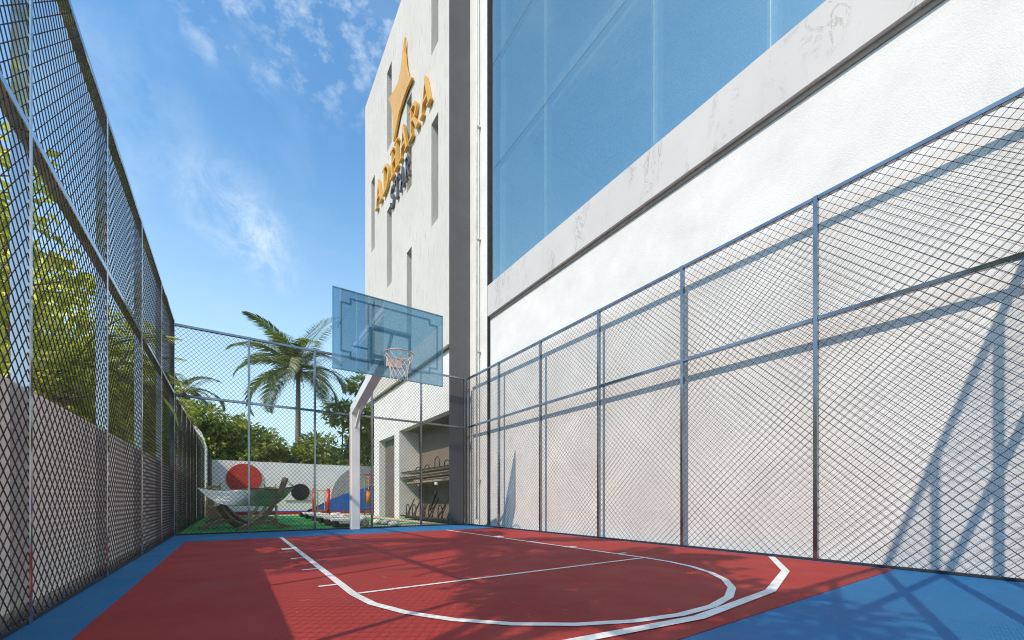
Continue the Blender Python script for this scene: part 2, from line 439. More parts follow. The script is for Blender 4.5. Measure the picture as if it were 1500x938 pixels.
# ------------------------------------------------------------------ low boundary wall at left
t = thing('boundary_wall', 'long low plastered boundary wall behind the left fence', 'wall', (-1.1, 6, 0))
MB().box(-1.18, -1.03, -7, 19.3, -.06, 1.335).build('wall', 'boundary_plaster', t)
MB().box(-1.03, -.972, -1.5, 19.3, -.05, .035).build('kerb', 'concrete', t)
t = thing('wall_pillar', 'tall white wall end with a sloping top at the far left corner', 'wall', (-1.05, 20, 0))
MB().prism([(-1.75, -.06), (-.86, -.06), (-.86, 2.75), (-1.0, 3.25), (-1.2, 3.5), (-1.75, 3.5)], 1, 19.6, 20.3).build('wall', 'back_plaster', t)
MB().box(-.86, -.78, 20.3, 21.99, -.06, 2.6).build('dark_panel', 'dark_joint', t)

# ------------------------------------------------------------------ back wall with mural
YW = 22.0
t = thing('mural_wall', 'white back wall painted with red, black, grey and blue shapes', 'wall', (2.5, YW, 0))
MB().box(-2.0, 9.0, YW, YW + .25, -.06, 2.43).build('wall', 'back_plaster', t)
def disc(c, r, n=40): return [(c[0] + r * math.cos(2 * math.pi * i / n), c[1] + r * math.sin(2 * math.pi * i / n)) for i in range(n)]
MB().prism(disc(PY(358, 701.5, YW), .68), 1, YW - .05, YW - .001).build('round_panel', 'mural_red', t, label='large red disc on the wall')
MB().prism(disc(PY(440, 721, YW), .40), 1, YW - .05, YW - .001).build('round_panel', 'mural_black', t, label='small black disc on the wall')
gc = PY(537, 731, YW); gr = 1.74
pg = []
for i in range(41):
    a = math.pi * (1 - i / 40 * .62); x, z = gc[0] + gr * math.cos(a), gc[1] + gr * math.sin(a)
    pg.append((x, min(z, 2.42)))
pg += [(7.2, 2.42), (7.2, .2), (pg[0][0], .2)]
MB().prism(pg, 1, YW - .02, YW - .001).build('mural_arch', 'mural_grey', t)
hill = [PY(x, y, YW - .03) for x, y in ((447, 752), (462, 743), (480, 734), (500, 725.5), (520, 719), (537, 714.5), (560, 710), (575, 709))]
hill += [(hill[-1][0], .12), (hill[0][0], .12)]
MB().prism(hill, 1, YW - .035, YW - .021).build('mural_hill', 'mural_blue', t)
MB().box(-.7, 7.2, YW - .06, YW - .036, 0, .10).build('skirting', 'paint_red', t)
MB().box(-.7, 2.9, YW - .05, YW - .036, .102, .15).build('skirting', 'paint_blue', t)
a, b = PY(418, 733, YW)[0], PY(459, 733, YW)[0]
MB().box(a, b, YW - .04, YW - .001, .63, .67).build('ledge', 'pale_wood', t)

# ------------------------------------------------------------------ tower
TX = 4.81; TY0, TY1 = 10.03, 18.52; TZ = 18.03; LZ = 4.88
slots = [(14.87, 15.42, 13.85, 16.85), (12.84, 13.30, 10.97, 14.03), (10.74, 11.23, 8.70, 11.72), (10.74, 11.23, 13.75, 16.8),
         (17.05, 17.55, 11.1, 14.1), (14.87, 15.42, 8.7, 11.62), (12.84, 13.30, 5.97, 8.97), (17.05, 17.55, 5.97, 8.9)]
bt = thing('tower_building', 'tall pale stone tower with narrow slots and a dark grey end face', 'building', (6.5, 14, 0))
# facade slab cut with slots: grid of boxes
def cut_slab(mb, x0, x1, ys, zs, holes):
    for y0, y1 in zip(ys, ys[1:]):
        run = None
        for z0, z1 in zip(zs, zs[1:]):
            cy, cz = (y0 + y1) / 2, (z0 + z1) / 2
            hole = any(h[0] < cy < h[1] and h[2] < cz < h[3] for h in holes)
            if hole:
                if run: mb.box(x0, x1, y0, y1, run[0], run[1]); run = None
            else: run = (run[0], z1) if run else (z0, z1)
        if run: mb.box(x0, x1, y0, y1, run[0], run[1])
def cut_face(mb, x0, x1, y0, y1, z0, z1, holes):
    """front sheet with holes, their jambs, lintels and sills, plus outer sides: no internal faces"""
    ys = sorted({y0, y1} | {h[0] for h in holes} | {h[1] for h in holes}); zs = sorted({z0, z1} | {h[2] for h in holes} | {h[3] for h in holes})
    def isin(a, b, c, d): return any(h[0] <= a + 1e-6 and b <= h[1] + 1e-6 and h[2] <= c + 1e-6 and d <= h[3] + 1e-6 for h in holes)
    for a, b in zip(ys, ys[1:]):
        for c, d in zip(zs, zs[1:]):
            if not isin(a, b, c, d): mb.add([(x0, a, c), (x0, b, c), (x0, b, d), (x0, a, d)], [(0, 1, 2, 3)])
    for h in holes:
        a, b, c, d = h
        for q in (((x0, a, c), (x1, a, c), (x1, a, d), (x0, a, d)), ((x0, b, c), (x1, b, c), (x1, b, d), (x0, b, d)),
                  ((x0, a, d), (x1, a, d), (x1, b, d), (x0, b, d)), ((x0, a, c), (x1, a, c), (x1, b, c), (x0, b, c))):
            mb.add(q, [(0, 1, 2, 3)])
mb = MB(); cut_face(mb, TX, TX + .42, TY0, TY1, LZ, TZ, slots)
mb.add([(TX, TY1, LZ), (10, TY1, LZ), (10, TY1, TZ), (TX, TY1, TZ)], [(0, 1, 2, 3)])
mb.add([(TX, TY0, TZ), (10, TY0, TZ), (10, TY1, TZ), (TX, TY1, TZ)], [(0, 1, 2, 3)])
mb.add([(TX, TY0, LZ), (TX + .1, TY0, LZ), (TX + .1, TY1, LZ), (TX, TY1, LZ)], [(0, 1, 2, 3)])
mb.build('stone_facade', 'travertine', bt)
MB().box(TX + .002, 10, 17.402, TY1 - .002, LZ - .001, LZ + .05).build('overhang', 'smooth_stucco', bt)
MB().box(TX + .421, TX + .5, TY0 + .3, TY1 - .3, LZ + .1, TZ - .1).build('slot_back', 'dark_door', bt)
op = [(14.78, 16.66, -.06, 3.06), (10.16, 14.25, -.06, 3.13)]
mb = MB(); X2 = TX + .07; BK = 5.62
cut_face(mb, X2, X2 + .25, TY0 + .004, 17.4, -.06, LZ, op)
for a, b, c, d in op[1:]:
    for y in (a, b): mb.add([(X2 + .25, y, c), (BK, y, c), (BK, y, d), (X2 + .25, y, d)], [(0, 1, 2, 3)])
mb.add([(X2, 17.4, -.06), (10, 17.4, -.06), (10, 17.4, LZ), (X2, 17.4, LZ)], [(0, 1, 2, 3)])
mb.build('base_wall', 'smooth_stucco', bt)
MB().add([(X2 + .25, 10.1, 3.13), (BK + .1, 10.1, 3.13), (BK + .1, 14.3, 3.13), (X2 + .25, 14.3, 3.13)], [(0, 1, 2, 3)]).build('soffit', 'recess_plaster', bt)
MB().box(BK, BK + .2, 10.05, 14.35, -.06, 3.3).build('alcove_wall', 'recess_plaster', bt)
MB().box(X2 + .25, X2 + .3, 14.8, 16.64, -.05, 3.055).build('door', 'dark_door', bt)
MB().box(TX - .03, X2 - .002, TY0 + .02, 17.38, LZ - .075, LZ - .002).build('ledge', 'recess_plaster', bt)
MB().box(TX, 5.452, TY0 - .0, TY0 + .003, -.06, TZ).build('end_face', 'grey_paint', bt)
MB().box(5.2, 5.45, 10.2, 14.2, -.05, .0).build('alcove_floor', 'paving_cream', bt)

# ------------------------------------------------------------------ glass building
XW = 5.45; gb = thing('glass_building', 'large white building with blue glass facade above a marble band', 'building', (9, 2, 0))
GY0, GY1 = -14, 8.94
MB().box(XW, XW + .3, GY0, 8.94, -.06, 5.30).build('stucco_wall', 'white_stucco', gb)
mb = MB(); mb.box(XW + .16, XW + .3, 8.945, 9.1, -.06, 24); mb.build('joint', 'dark_joint', gb)
MB().box(XW + .001, XW + .3, 9.098, 9.103, -.06, 23.9).build('joint', 'dark_joint', gb)
MB().box(XW + .0, XW + .3, 9.105, TY0 - .002, -.06, 24).build('pilaster', 'white_stucco', gb)
MB().box(5.36, XW + .3, GY0, GY1 - .001, 5.36, 6.14).build('marble_band', 'band_marble', gb)
MB().box(5.425, XW + .3, GY0, GY1 - .02, 5.302, 5.358).build('band_soffit', 'band_soffit', gb)
GX = 5.50
vs = [8.93, 6.82, 4.07, 2.36, .6, -1.6, -4, -6.5, -9, -14]; zs = [6.142, 9.15, 11.85, 14.55, 17.25, 19.9]
vs = vs[::-1]
for z0, z1 in zip(zs, zs[1:]):
    for y0, y1 in zip(vs, vs[1:]):
        if y1 < -2: continue
        MB().box(GX, GX + .012, y0 + .006, y1 - .006, z0 + .006, z1 - .006).build('glass_pane', 'facade_glass', gb)
for y in vs[1:-1]:
    MB().box(GX + .03, GX + .16, y - .07, y + .05, 6.15, 19.9).build('mullion', 'frame_white', gb)
for z in zs[1:-1]:
    MB().box(GX + .03, GX + .10, GY0, GY1 - .03, z - .02, z + .02).build('transom', 'mullion', gb)
MB().box(GX + .9, GX + 1.1, GY0, GY1 - .2, 10.25, 10.8).build('reflection_beam', 'frame_white', gb)  # white beam added inside, stands in for a band reflected in the glass
MB().box(GX + 1.1, 20, GY0, GY1 - .2, 10.25, 10.6).build('floor_slab', 'interior_pale', gb)
MB().box(GX + 1.0, 20, GY0, GY1 - .2, 14.9, 15.3).build('floor_slab', 'interior_pale', gb)
MB().box(GX + .35, 20, GY0, GY1 - .2, 6.0, 6.13).build('floor_slab', 'interior_pale', gb)
MB().box(GX + 4, GX + 4.2, GY0, GY1 - .2, 6.14, 19.8).build('inner_wall', 'interior_dark', gb)
MB().box(XW + .31, 20, 8.7, 8.93, -.06, 20).build('end_wall', 'white_stucco', gb)
MB().box(XW - .02, 20, GY0, 8.93, 20.0, 20.6).build('roof', 'white_stucco', gb)
MB().box(XW + .31, 20, GY0 - .3, GY0 - .01, -.06, 20).build('side_wall', 'white_stucco', gb)

dp = thing('downpipe', 'thin cream vertical downpipe on the white pilaster beside the fence corner', 'pipe', (5.34, 9.46, 0))
MB().bar((5.34, 9.46, .15), (5.34, 9.46, 24), .024, n=12).build('pipe', 'pipe_cream', dp, True)
for z in (1.2, 4.6, 7.6, 10.6): MB().box(5.33, 5.449, 9.42, 9.50, z, z + .03).build('clip', 'pipe_cream', dp)

# ------------------------------------------------------------------ sign on the tower
sg = thing('wall_sign', 'raised gold star and gold and grey lettering high on the stone tower', 'sign', (4.78, 13.7, 11))
def sp(px, py, X=4.70): return PX(px, py, X)
star = [sp(*p) for p in ((592.6, 54), (592.2, 75.5), (594.3, 98), (597.2, 110), (603.2, 113.3), (596.2, 128.8), (589.6, 147.7), (584.2, 164.8), (579.6, 188.9), (576.1, 207.8), (574.6, 203), (575.0, 186), (575.0, 171.7), (573.2, 158), (568.9, 145), (577.5, 132), (583.0, 120), (586.2, 106.5), (588.2, 86), (590.4, 68.7))]
MB().prism(star, 0, 4.70, 4.77).build('star', 'gold_letter', sg)
def bx_(x0, x1, y0, y1): return [(x0, y0), (x1, y0), (x1, y1), (x0, y1)]
def band_(pts, w0, w1=None):
    w1 = w0 if w1 is None else w1; l = []; r = []
    for i, p in enumerate(pts):
        a = pts[max(i - 1, 0)]; b = pts[min(i + 1, len(pts) - 1)]
        d = (b[0] - a[0], b[1] - a[1]); n = math.hypot(*d) or 1; d = (d[0] / n, d[1] / n)
        t = i / (len(pts) - 1); w = w0 + (w1 - w0) * math.sin(math.pi * t)
        l.append((p[0] - d[1] * w / 2, p[1] + d[0] * w / 2)); r.append((p[0] + d[1] * w / 2, p[1] - d[0] * w / 2))
    return l + r[::-1]
def arcp(cx, cy, rx, ry, a0, a1, n=14): return [(cx + rx * math.cos(R(a0 + (a1 - a0) * i / n)), cy + ry * math.sin(R(a0 + (a1 - a0) * i / n))) for i in range(n + 1)]
GL = {   # serif capitals in a unit box
 'A': [band_([(.14, .03), (.50, 1.0)], .06), band_([(.86, .03), (.47, 1.0)], .14), bx_(.27, .70, .32, .40), bx_(.0, .30, 0, .06), bx_(.64, 1.0, 0, .06)],
 'D': [bx_(.14, .28, .02, .98), band_(arcp(.34, .5, .52, .45, 90, -90, 18), .07, .17), bx_(.02, .44, 0, .08), bx_(.02, .44, .92, 1)],
 'H': [bx_(.14, .28, .02, .98), bx_(.72, .86, .02, .98), bx_(.27, .73, .47, .54), bx_(0, .42, 0, .07), bx_(.58, 1, 0, .07), bx_(0, .42, .93, 1), bx_(.58, 1, .93, 1)],
 'R': [bx_(.13, .27, .02, .98), band_(arcp(.38, .74, .36, .22, 90, -90, 14), .07, .15), bx_(.0, .42, 0, .07), bx_(.0, .44, .93, 1), bx_(.28, .46, .49, .57), band_([(.48, .52), (.86, .03)], .14), bx_(.74, 1.02, 0, .06)],
 'S': [band_(arcp(.48, .74, .30, .21, 20, 270, 14) + arcp(.48, .28, .33, .235, 90, -160, 14)[1:], .10, .19), bx_(.74, .82, .72, .98), bx_(.10, .18, .02, .30)],
 'T': [bx_(.41, .59, .02, .98), bx_(.02, .98, .91, 1), bx_(.02, .09, .72, .95), bx_(.91, .98, .72, .95), bx_(.28, .72, 0, .07)]}
def word(txt, y_left, y_right, z0, h, mat, x_out, x_in, gap):
    n = len(txt); span = y_left - y_right; w = (span - gap * (n - 1)) / n
    for i, ch in enumerate(txt):
        yl = y_left - i * (w + gap); mb = MB()
        for k, poly in enumerate(GL[ch]):
            mb.prism([(yl - u * w, z0 + v * h + k * .0007) for u, v in poly], 0, x_out - k * .0025, x_in - .0011 * k)
        o = mb.build('letter', mat, sg); o['label'] = ('gold' if mat == 'gold_letter' else 'dark grey') + ' raised letter ' + ch
word('ADHARA', 16.60, 11.05, 12.28, .98, 'gold_letter', 4.70, 4.795, .13)
word('STAR', 14.80, 12.80, 11.27, .74, 'silver_letter', 4.72, 4.795, .08)

# ------------------------------------------------------------------ basketball hoop
bh = thing('basketball_hoop', 'white post basketball hoop with tinted blue backboard at the end of the court', 'basketball hoop', (2.25, 9.5, 0))
MB().bbox(2.155, 2.345, 9.45, 9.63, .0, 2.66, .012).build('pole', 'pole_paint', bh)
arm_a, arm_b = Vector((2.25, 9.52, 2.66)), Vector((2.325, 7.55, 3.33))
mb = MB(); mb.bar(arm_a + (arm_a - arm_b).normalized() * .03, arm_b, .185, .19); mb.build('arm', 'pole_paint', bh)
mb = MB(); mb.bar((2.25, 9.44, 2.28), (2.275, 9.05, 2.72), .05, .05); mb.build('brace', 'pole_paint', bh)
MB().box(1.98, 2.66, 7.13, 7.17, 3.12, 3.18).build('board_bracket', 'galvanised_steel', bh)
MB().box(1.98, 2.66, 7.13, 7.17, 3.62, 3.68).build('board_bracket', 'galvanised_steel', bh)
mb = MB(); mb.bar((2.33, 7.45, 3.37), (2.33, 7.17, 3.65), .05, .05); mb.bar((2.33, 7.45, 3.30), (2.33, 7.17, 3.15), .05, .05); mb.build('board_strut', 'galvanised_steel', bh)
BX0, BX1, BZ0, BZ1, BY = 1.33, 3.24, 2.81, 4.11, 7.05
bd = MB().box(BX0, BX1, BY, BY + .02, BZ0, BZ1).build('backboard', 'board_acrylic', bh)
ed = MB()
e = .012
ed.box(BX0 - e, BX1 + e, BY - .004, BY + .03, BZ1 + .001, BZ1 + .014); ed.box(BX0 - e, BX1 + e, BY - .004, BY + .03, BZ0 - .014, BZ0 - .001)
ed.box(BX0 - e, BX0 - .001, BY - .004, BY + .03, BZ0, BZ1); ed.box(BX1 + .001, BX1 + e, BY - .004, BY + .03, BZ0, BZ1)
ed.build('edge_trim', 'board_edge', bd)
pr = MB(); yq = BY - .004
def pbox(x0, x1, z0, z1): pr.box(x0, x1, yq, yq + .002, z0, z1)
# outer notched line
x0, x1, z0, z1, w, nt_ = BX0 + .10, BX1 - .09, BZ0 + .20, BZ1 - .14, .028, .18
pbox(x0 + nt_, x1 - nt_, z1, z1 + w); pbox(x0 + nt_ + .0, x1 - nt_ - .0, z0 - w, z0)
for xa in (x0, x1 - w): pbox(xa, xa + w, z0 + .08, z1 - .06)
for xa, xb in ((x0 + w, x0 + nt_), (x1 - nt_, x1 - w)):
    pbox(xa, xb, z1 - .06 - w, z1 - .06); pbox(xa, xb, z0 + .08, z0 + .08 + w)
for xa in (x0 + nt_ - w, x1 - nt_): pbox(xa, xa + w, z1 - .058, z1 - .001 + w); pbox(xa, xa + w, z0 - w, z0 + .078)
# target square and centre frame
sx0, sx1, sz0, sz1 = 1.95, 2.58, 3.06, 3.55
for a, b, c_, d in ((sx0, sx1, sz1, sz1 + .05), (sx0, sx1, sz0 - .05, sz0), (sx0 - .05, sx0 - .0005, sz0 - .05, sz1 + .05), (sx1 + .0005, sx1 + .05, sz0 - .05, sz1 + .05)): pbox(a, b, c_, d)
pbox(1.87, 1.899, BZ0 + .05, z1 - .002); pbox(x0 + nt_ + .002, 1.868, z0 + .19, z0 + .22)
pr.build('printed_lines', 'board_print', bd)
ZR = 3.135; RC = Vector((2.31, 6.76, ZR)); RR = .235
mb = MB(); mb.tube([RC + Vector((RR * math.cos(a), RR * math.sin(a), 0)) for a in [2 * math.pi * i / 36 for i in range(36)]], .0095, 8, True)
mb.build('rim', 'rim_paint', bh, True)
MB().box(2.18, 2.44, 6.99, 7.045, ZR - .16, ZR + .012).build('rim_bracket', 'bracket_paint', bh)
mb = MB()
n = 12; lv = [(0, RR), (.07, .215), (.14, .185), (.21, .16), (.28, .145), (.35, .14), (.42, .15)]
def npnt(k, i): 
    a = 2 * math.pi * (i + (k % 2) * .5) / n; return RC + Vector((lv[k][1] * math.cos(a), lv[k][1] * math.sin(a), -lv[k][0] - .005))
for k in range(len(lv) - 1):
    for i in range(n):
        o = 0 if k % 2 == 0 else 1
        mb.bar(npnt(k, i), npnt(k + 1, i), .0035, n=4); mb.bar(npnt(k, i), npnt(k + 1, i - 1 if k % 2 == 0 else i + 1), .0035, n=4)
mb.build('net', 'net_cord', bh)

# ------------------------------------------------------------------ hammock and stand
hs = thing('hammock_stand', 'curved dark wooden hammock stand standing on the turf', 'hammock stand', (.3, 11.8, 0))
def P3(px, py, Y): x, z = PY(px, py, Y); return (x, Y, z)
def curve(pts, n=18):
    pts = [Vector(p) for p in pts]; out = []
    m = len(pts)
    for i in range(m - 1):
        p0, p1, p2, p3 = pts[max(i - 1, 0)], pts[i], pts[i + 1], pts[min(i + 2, m - 1)]
        k = max(3, n // (m - 1))
        for j in range(k):
            t = j / k; out.append(.5 * ((2 * p1) + (p2 - p0) * t + (2 * p0 - 5 * p1 + 4 * p2 - p3) * t * t + (3 * p1 - p0 - 3 * p2 + p3) * t ** 3))
    out.append(pts[-1]); return out
def sweep(name, mat, pts, w, h, r=1): 
    mb = MB(); mb.tube(curve(pts), r, rect=(w, h)); return mb.build(name, mat, hs)
# near foot crossbars, arched
sweep('foot', 'stand_wood', [P3(348, 777.5, 10.75), P3(370, 768, 10.9), P3(392, 766, 11.05), P3(423, 772.5, 11.2)], .085, .09)
sweep('foot', 'stand_wood', [P3(292, 774.5, 11.6), P3(315, 767, 11.75), P3(335, 763, 11.95), P3(352, 766, 12.1)], .085, .09)
sweep('foot', 'stand_wood', [P3(302, 765.5, 12.9), P3(322, 758, 13.0), P3(345, 757, 13.1)], .08, .09)
sweep('foot', 'stand_wood', [P3(385, 759, 13.0), P3(395, 759.5, 13.1), P3(406, 763.5, 13.2)], .08, .09)
# main right arm, rising
sweep('arm', 'stand_wood', [P3(372, 766, 11.1), P3(386, 758, 11.1), P3(400, 740, 11.1), P3(411, 720, 11.05), P3(418.5, 700, 11.0)], .10, .10)
# left laminated arms sweeping down to the right
sweep('arm', 'stand_wood', [P3(322, 741, 12.3), P3(330, 754, 12.2), P3(343, 766, 12.0), P3(358, 771, 11.7)], .10, .13)
sweep('arm', 'stand_wood', [P3(328, 740, 12.4), P3(340, 752, 12.3), P3(355, 763, 12.1), P3(368, 767, 11.8)], .08, .08)
# far arms, sunlight painted in with a paler wood
sweep('arm', 'pale_wood', [P3(345, 757, 13.4), P3(362, 757, 13.4), P3(374, 748, 13.4), P3(379, 738, 13.4)], .07, .08).__setitem__('label', 'far arm with sunlight put into its pale colour')
sweep('arm', 'pale_wood', [P3(354, 764, 13.0), P3(370, 760, 13.0), P3(384, 750, 13.0), P3(391, 738, 13.0)], .07, .08).__setitem__('label', 'far arm with sunlight put into its pale colour')

hm = thing('hammock', 'white canvas hammock with brown edges slung between the curved stand arms', 'hammock', (.3, 11.8, .6))
top = curve([P3(288, 714.5, 12.3), P3(310, 717.5, 12.35), P3(335, 718.5, 12.4), P3(357, 717, 12.4), P3(372, 715.5, 11.5), P3(405, 716.5, 11.2), P3(431, 713.5, 11.1)], 36)
bot = curve([P3(288.6, 715.2, 12.28), P3(303, 728, 12.0), P3(319, 737.5, 11.8), P3(336, 741, 11.7), P3(362, 741.5, 12.2), P3(398, 741, 12.3), P3(416, 731, 11.8), P3(430.5, 714.6, 11.14)], 36)
def resamp(c, n):
    out = []; L_ = [0]
    for a, b in zip(c, c[1:]): L_.append(L_[-1] + (b - a).length)
    for i in range(n):
        t = L_[-1] * i / (n - 1); k = max(j for j in range(len(L_)) if L_[j] <= t + 1e-9); k = min(k, len(c) - 2)
        u = (t - L_[k]) / max(L_[k + 1] - L_[k], 1e-9); out.append(c[k].lerp(c[k + 1], u))
    return out
nu = 40; T_ = resamp(top, nu); B_ = resamp(bot, nu); nvv = 10; vs_ = []; 
for sft in (0, .012):
    for j in range(nvv + 1):
        for i in range(nu):
            t = j / nvv; p = T_[i].lerp(B_[i], t); sag = math.sin(math.pi * t) * .06 * math.sin(math.pi * i / (nu - 1))
            vs_.append((p[0] + .004 * math.sin(i * 2.1), p[1] + sag * -1 + sft, p[2] - sag * .3))
fs_ = []; per = (nvv + 1) * nu
for s0 in (0, per):
    for j in range(nvv):
        for i in range(nu - 1): fs_.append((s0 + j * nu + i, s0 + j * nu + i + 1, s0 + (j + 1) * nu + i + 1, s0 + (j + 1) * nu + i))
for j in (0, nvv):
    for i in range(nu - 1): fs_.append((j * nu + i, j * nu + i + 1, per + j * nu + i + 1, per + j * nu + i))
MB().add(vs_, fs_).build('cloth', 'canvas', hm, True)
mb = MB(); mb.tube(T_, .017, 6); mb.build('edge_cord', 'stand_wood', hm, True)
mb = MB(); mb.bar(T_[-1], P3(419, 703, 11.02), .008, n=5); mb.bar(T_[-1], P3(418, 707, 11.02), .006, n=5); mb.build('rope', 'rack_metal', hm)

# ------------------------------------------------------------------ wooden steps, chairs
st = thing('wooden_steps', 'brown wooden steps against the white wall end behind the hammock', 'steps', (-.6, 19, 0))
for k, (z0, z1, x1) in enumerate(((-.0, .22, -.28), (.225, .43, -.42), (.435, .64, -.6))):
    MB().bbox(-.86, x1, 18.7 + .12 * k, 19.55, z0, z1, .01).build('step', 'step_wood', st)
def chair(loc, label):
    t = thing('wooden_chair', label, 'chair', loc, 'pale chairs behind the hammock')
    x, y, z = loc
    for dx in (-.15, .15):
        for dy in (-.2, .2):
            MB().bar((x + dx, y + dy, 0), (x + dx, y + dy, .46 if dy < 0 else 1.16), .02, n=6).build('leg', 'pale_wood', t)
    MB().bbox(x - .17, x + .17, y - .23, y + .23, .46, .50).build('seat', 'pale_wood', t)
    for k in range(3): MB().box(x - .135, x + .135, y + .185, y + .205, .66 + .17 * k, .74 + .17 * k).build('back_slat', 'pale_wood', t)
    return t
ch = chair((-.47, 14.3, 0), 'pale wooden chair behind the left corner of the hammock')
copy_tree(ch, (.95, 14.6, 0), 'pale wooden chair behind the right side of the hammock')

# ------------------------------------------------------------------ playground things
sw = thing('exercise_bars', 'red posted exercise frame with yellow bars in front of the blue mural', 'play frame', (3.25, 20, 0))
xa, xb = PY(460, 733, 20)[0], PY(481, 733, 20)[0]
for x in (xa, xb):
    MB().bar((x, 20, 0), (x, 20, 1.15), .075, n=14).build('post', 'paint_red', sw, True)
    MB().bar((x, 20, 1.15), (x, 20, 1.19), .065, n=14).build('cap', 'black_rubber', sw, True)
MB().bar((xa, 20, 1.10), (xb, 20, 1.10), .018, n=8).build('bar', 'paint_yellow', sw)
for x in (xa + .15, xb - .15): MB().bar((x, 20, .22), (x, 20, 1.04), .02, n=8).build('bar', 'paint_yellow', sw)
MB().box(xa + .08, xb - .08, 19.9, 20.1, .17, .22).build('step_plate', 'paint_orange', sw)
for x in (xa + .15, xb - .15): MB().bar((x, 20, 1.04), (x, 20, 1.095), .012, n=6).build('hanger', 'paint_yellow', sw)
ld = thing('climbing_ladder', 'green and red climbing ladder by the tower corner and blue mural', 'climbing frame', (5.4, 19.5, 0))
lx0, lx1, ly = PY(534, 733, 20)[0], PY(551, 733, 20)[0], 20
for x in (lx0, lx1): MB().bar((x, ly, 0), (x, ly, 1.92), .03, n=10).build('rail', 'paint_green', ld, True)
for k in range(9): MB().bar((lx0, ly, .12 + .2 * k), (lx1, ly, .12 + .2 * k), .018, n=8).build('rung', 'paint_red', ld, True)
MB().bar((lx0 - .06, ly, 1.88), (lx1 + .2, ly, 1.88), .035, n=10).build('top_bar', 'paint_red', ld)
pb = thing('punching_bag', 'orange punching bag hanging from the climbing ladder', 'punching bag', (5.32, 19.8, .5))
MB().bar((5.30, 19.78, .52), (5.30, 19.78, 1.08), .11, n=16).build('bag', 'paint_orange', pb, True)
MB().bar((5.30, 19.78, 1.08), (5.30, 19.9, 1.86), .012, n=6).build('strap', 'paint_yellow', pb)
MB().bar((5.30, 19.78, 1.09), (5.30, 19.78, 1.13), .06, n=12).build('collar', 'rack_metal', pb)

blocks = [(10.45, 2.02), (11.5, 2.02), (12.85, 2.08), (14.3, 2.1), (16.2, 2.15), (18.0, 2.2)]
words = ['nearest', 'second nearest', 'third nearest', 'third farthest', 'second farthest', 'farthest']
b0 = thing('step_block', 'nearest black and white stepping block of the row on the turf', 'step block', (blocks[0][1], blocks[0][0], 0), 'stepping blocks in a row on the turf')
x, y = blocks[0][1], blocks[0][0]
MB().bbox(x, x + .75, y, y + .42, .0, .085, .01).build('base', 'black_rubber', b0)
MB().bbox(x + .09, x + .76, y - .01, y + .43, .086, .175, .012).build('top', 'white_stone', b0)
MB().bbox(x - .01, x + .085, y - .005, y + .425, .086, .15, .012).build('end_cap', 'black_rubber', b0)
for (yy, xx), w in list(zip(blocks, words))[1:]:
    copy_tree(b0, (xx, yy, 0), w + ' black and white stepping block of the row on the turf')
rk = random.Random(5)
stones = []
for i in range(14):
    y = 10.35 + i * .62 + rk.uniform(-.15, .15); x = rk.uniform(3.05, 3.55)
    r = rk.uniform(.07, .12) if i < 4 else rk.uniform(.09, .16)
    o = MB().blob((x, y, r * .5), r, i, .18, sq=(1.2, 1, .7)).build('white_stone', 'white_stone', None, True)
    tag(o, 'rounded white stone in the heap beside the stepping blocks on the turf', 'stone', 'white stones beside the stepping blocks')
dr = thing('grey_roller', 'short grey cylinder lying on its side beside the white post', 'roller', (2.72, 10.35, 0))
MB().bar((2.64, 10.2, .1), (2.70, 10.4, .1), .1, n=20).build('drum', 'mural_grey', dr, True)
MB().bar((2.635, 10.185, .1), (2.64, 10.2, .1), .06, n=16).build('cap', 'concrete', dr)

# ------------------------------------------------------------------ two-tier bicycle rack in the alcove
rr_ = thing('bicycle_rack', 'two tier bicycle rack with beige decks and dark hoops in the tower alcove', 'bicycle rack', (5.1, 12.3, 0))
for y in (10.6, 13.6): MB().bbox(5.42, 5.50, y, y + .08, 0, 1.62, .005).build('upright', 'rack_metal', rr_)
for z, y1, xx in ((1.62, 14.1, 4.98), (1.43, 14.55, 4.94)):
    MB().bbox(xx, xx + .42, 10.3, y1, z - .04, z, .004).build('upper_deck', 'rack_deck', rr_)
    MB().bar((xx - .02, 10.3, z + .02), (xx - .02, y1 + .25, z + .02), .018, n=6).build('deck_rail', 'rack_metal', rr_)
def hoop(y, z, w, h, x=5.2):
    mb = MB(); mb.tube([(x, y - w / 2, z)] + [(x, y - w / 2 * math.cos(a), z + h * .55 + h * .45 * math.sin(a)) for a in [math.pi * i / 8 for i in range(9)]] + [(x, y + w / 2, z)], .017, 6)
    mb.build('hoop', 'rack_metal', rr_, True)
for y, h in ((11.0, .22), (11.7, .38), (12.5, .18), (13.3, .16)): hoop(y, 1.63, .34, h)
MB().bbox(4.95, 5.45, 10.3, 13.9, .04, .09, .004).build('lower_deck', 'rack_metal', rr_)
MB().bbox(4.90, 4.94, 10.3, 14.2, .10, .15, .004).build('deck_rail', 'rack_metal', rr_)
for y in (10.9, 11.6, 12.3, 13.0, 13.6):
    mb = MB(); mb.bar((4.95, y, .1), (5.2, y, .72), .017, n=6); mb.bar((5.2, y, .72), (5.1, y + .5, .12), .017, n=6); mb.build('wheel_guide', 'rack_metal', rr_)
    hoop(y + .25, .1, .3, .42, 5.05)
MB().bar((5.05, 11.9, .35), (5.05, 11.4, .95), .05, .07).build('gutter', 'rack_metal', rr_)
MB().box(4.96, 5.0, 11.2, 11.35, 1.12, 1.2).build('plate', 'paint_white', rr_)
MB().bbox(4.96, 5.40, 10.3, 13.7, 1.22, 1.28, .004).build('cross_beam', 'rack_deck', rr_)

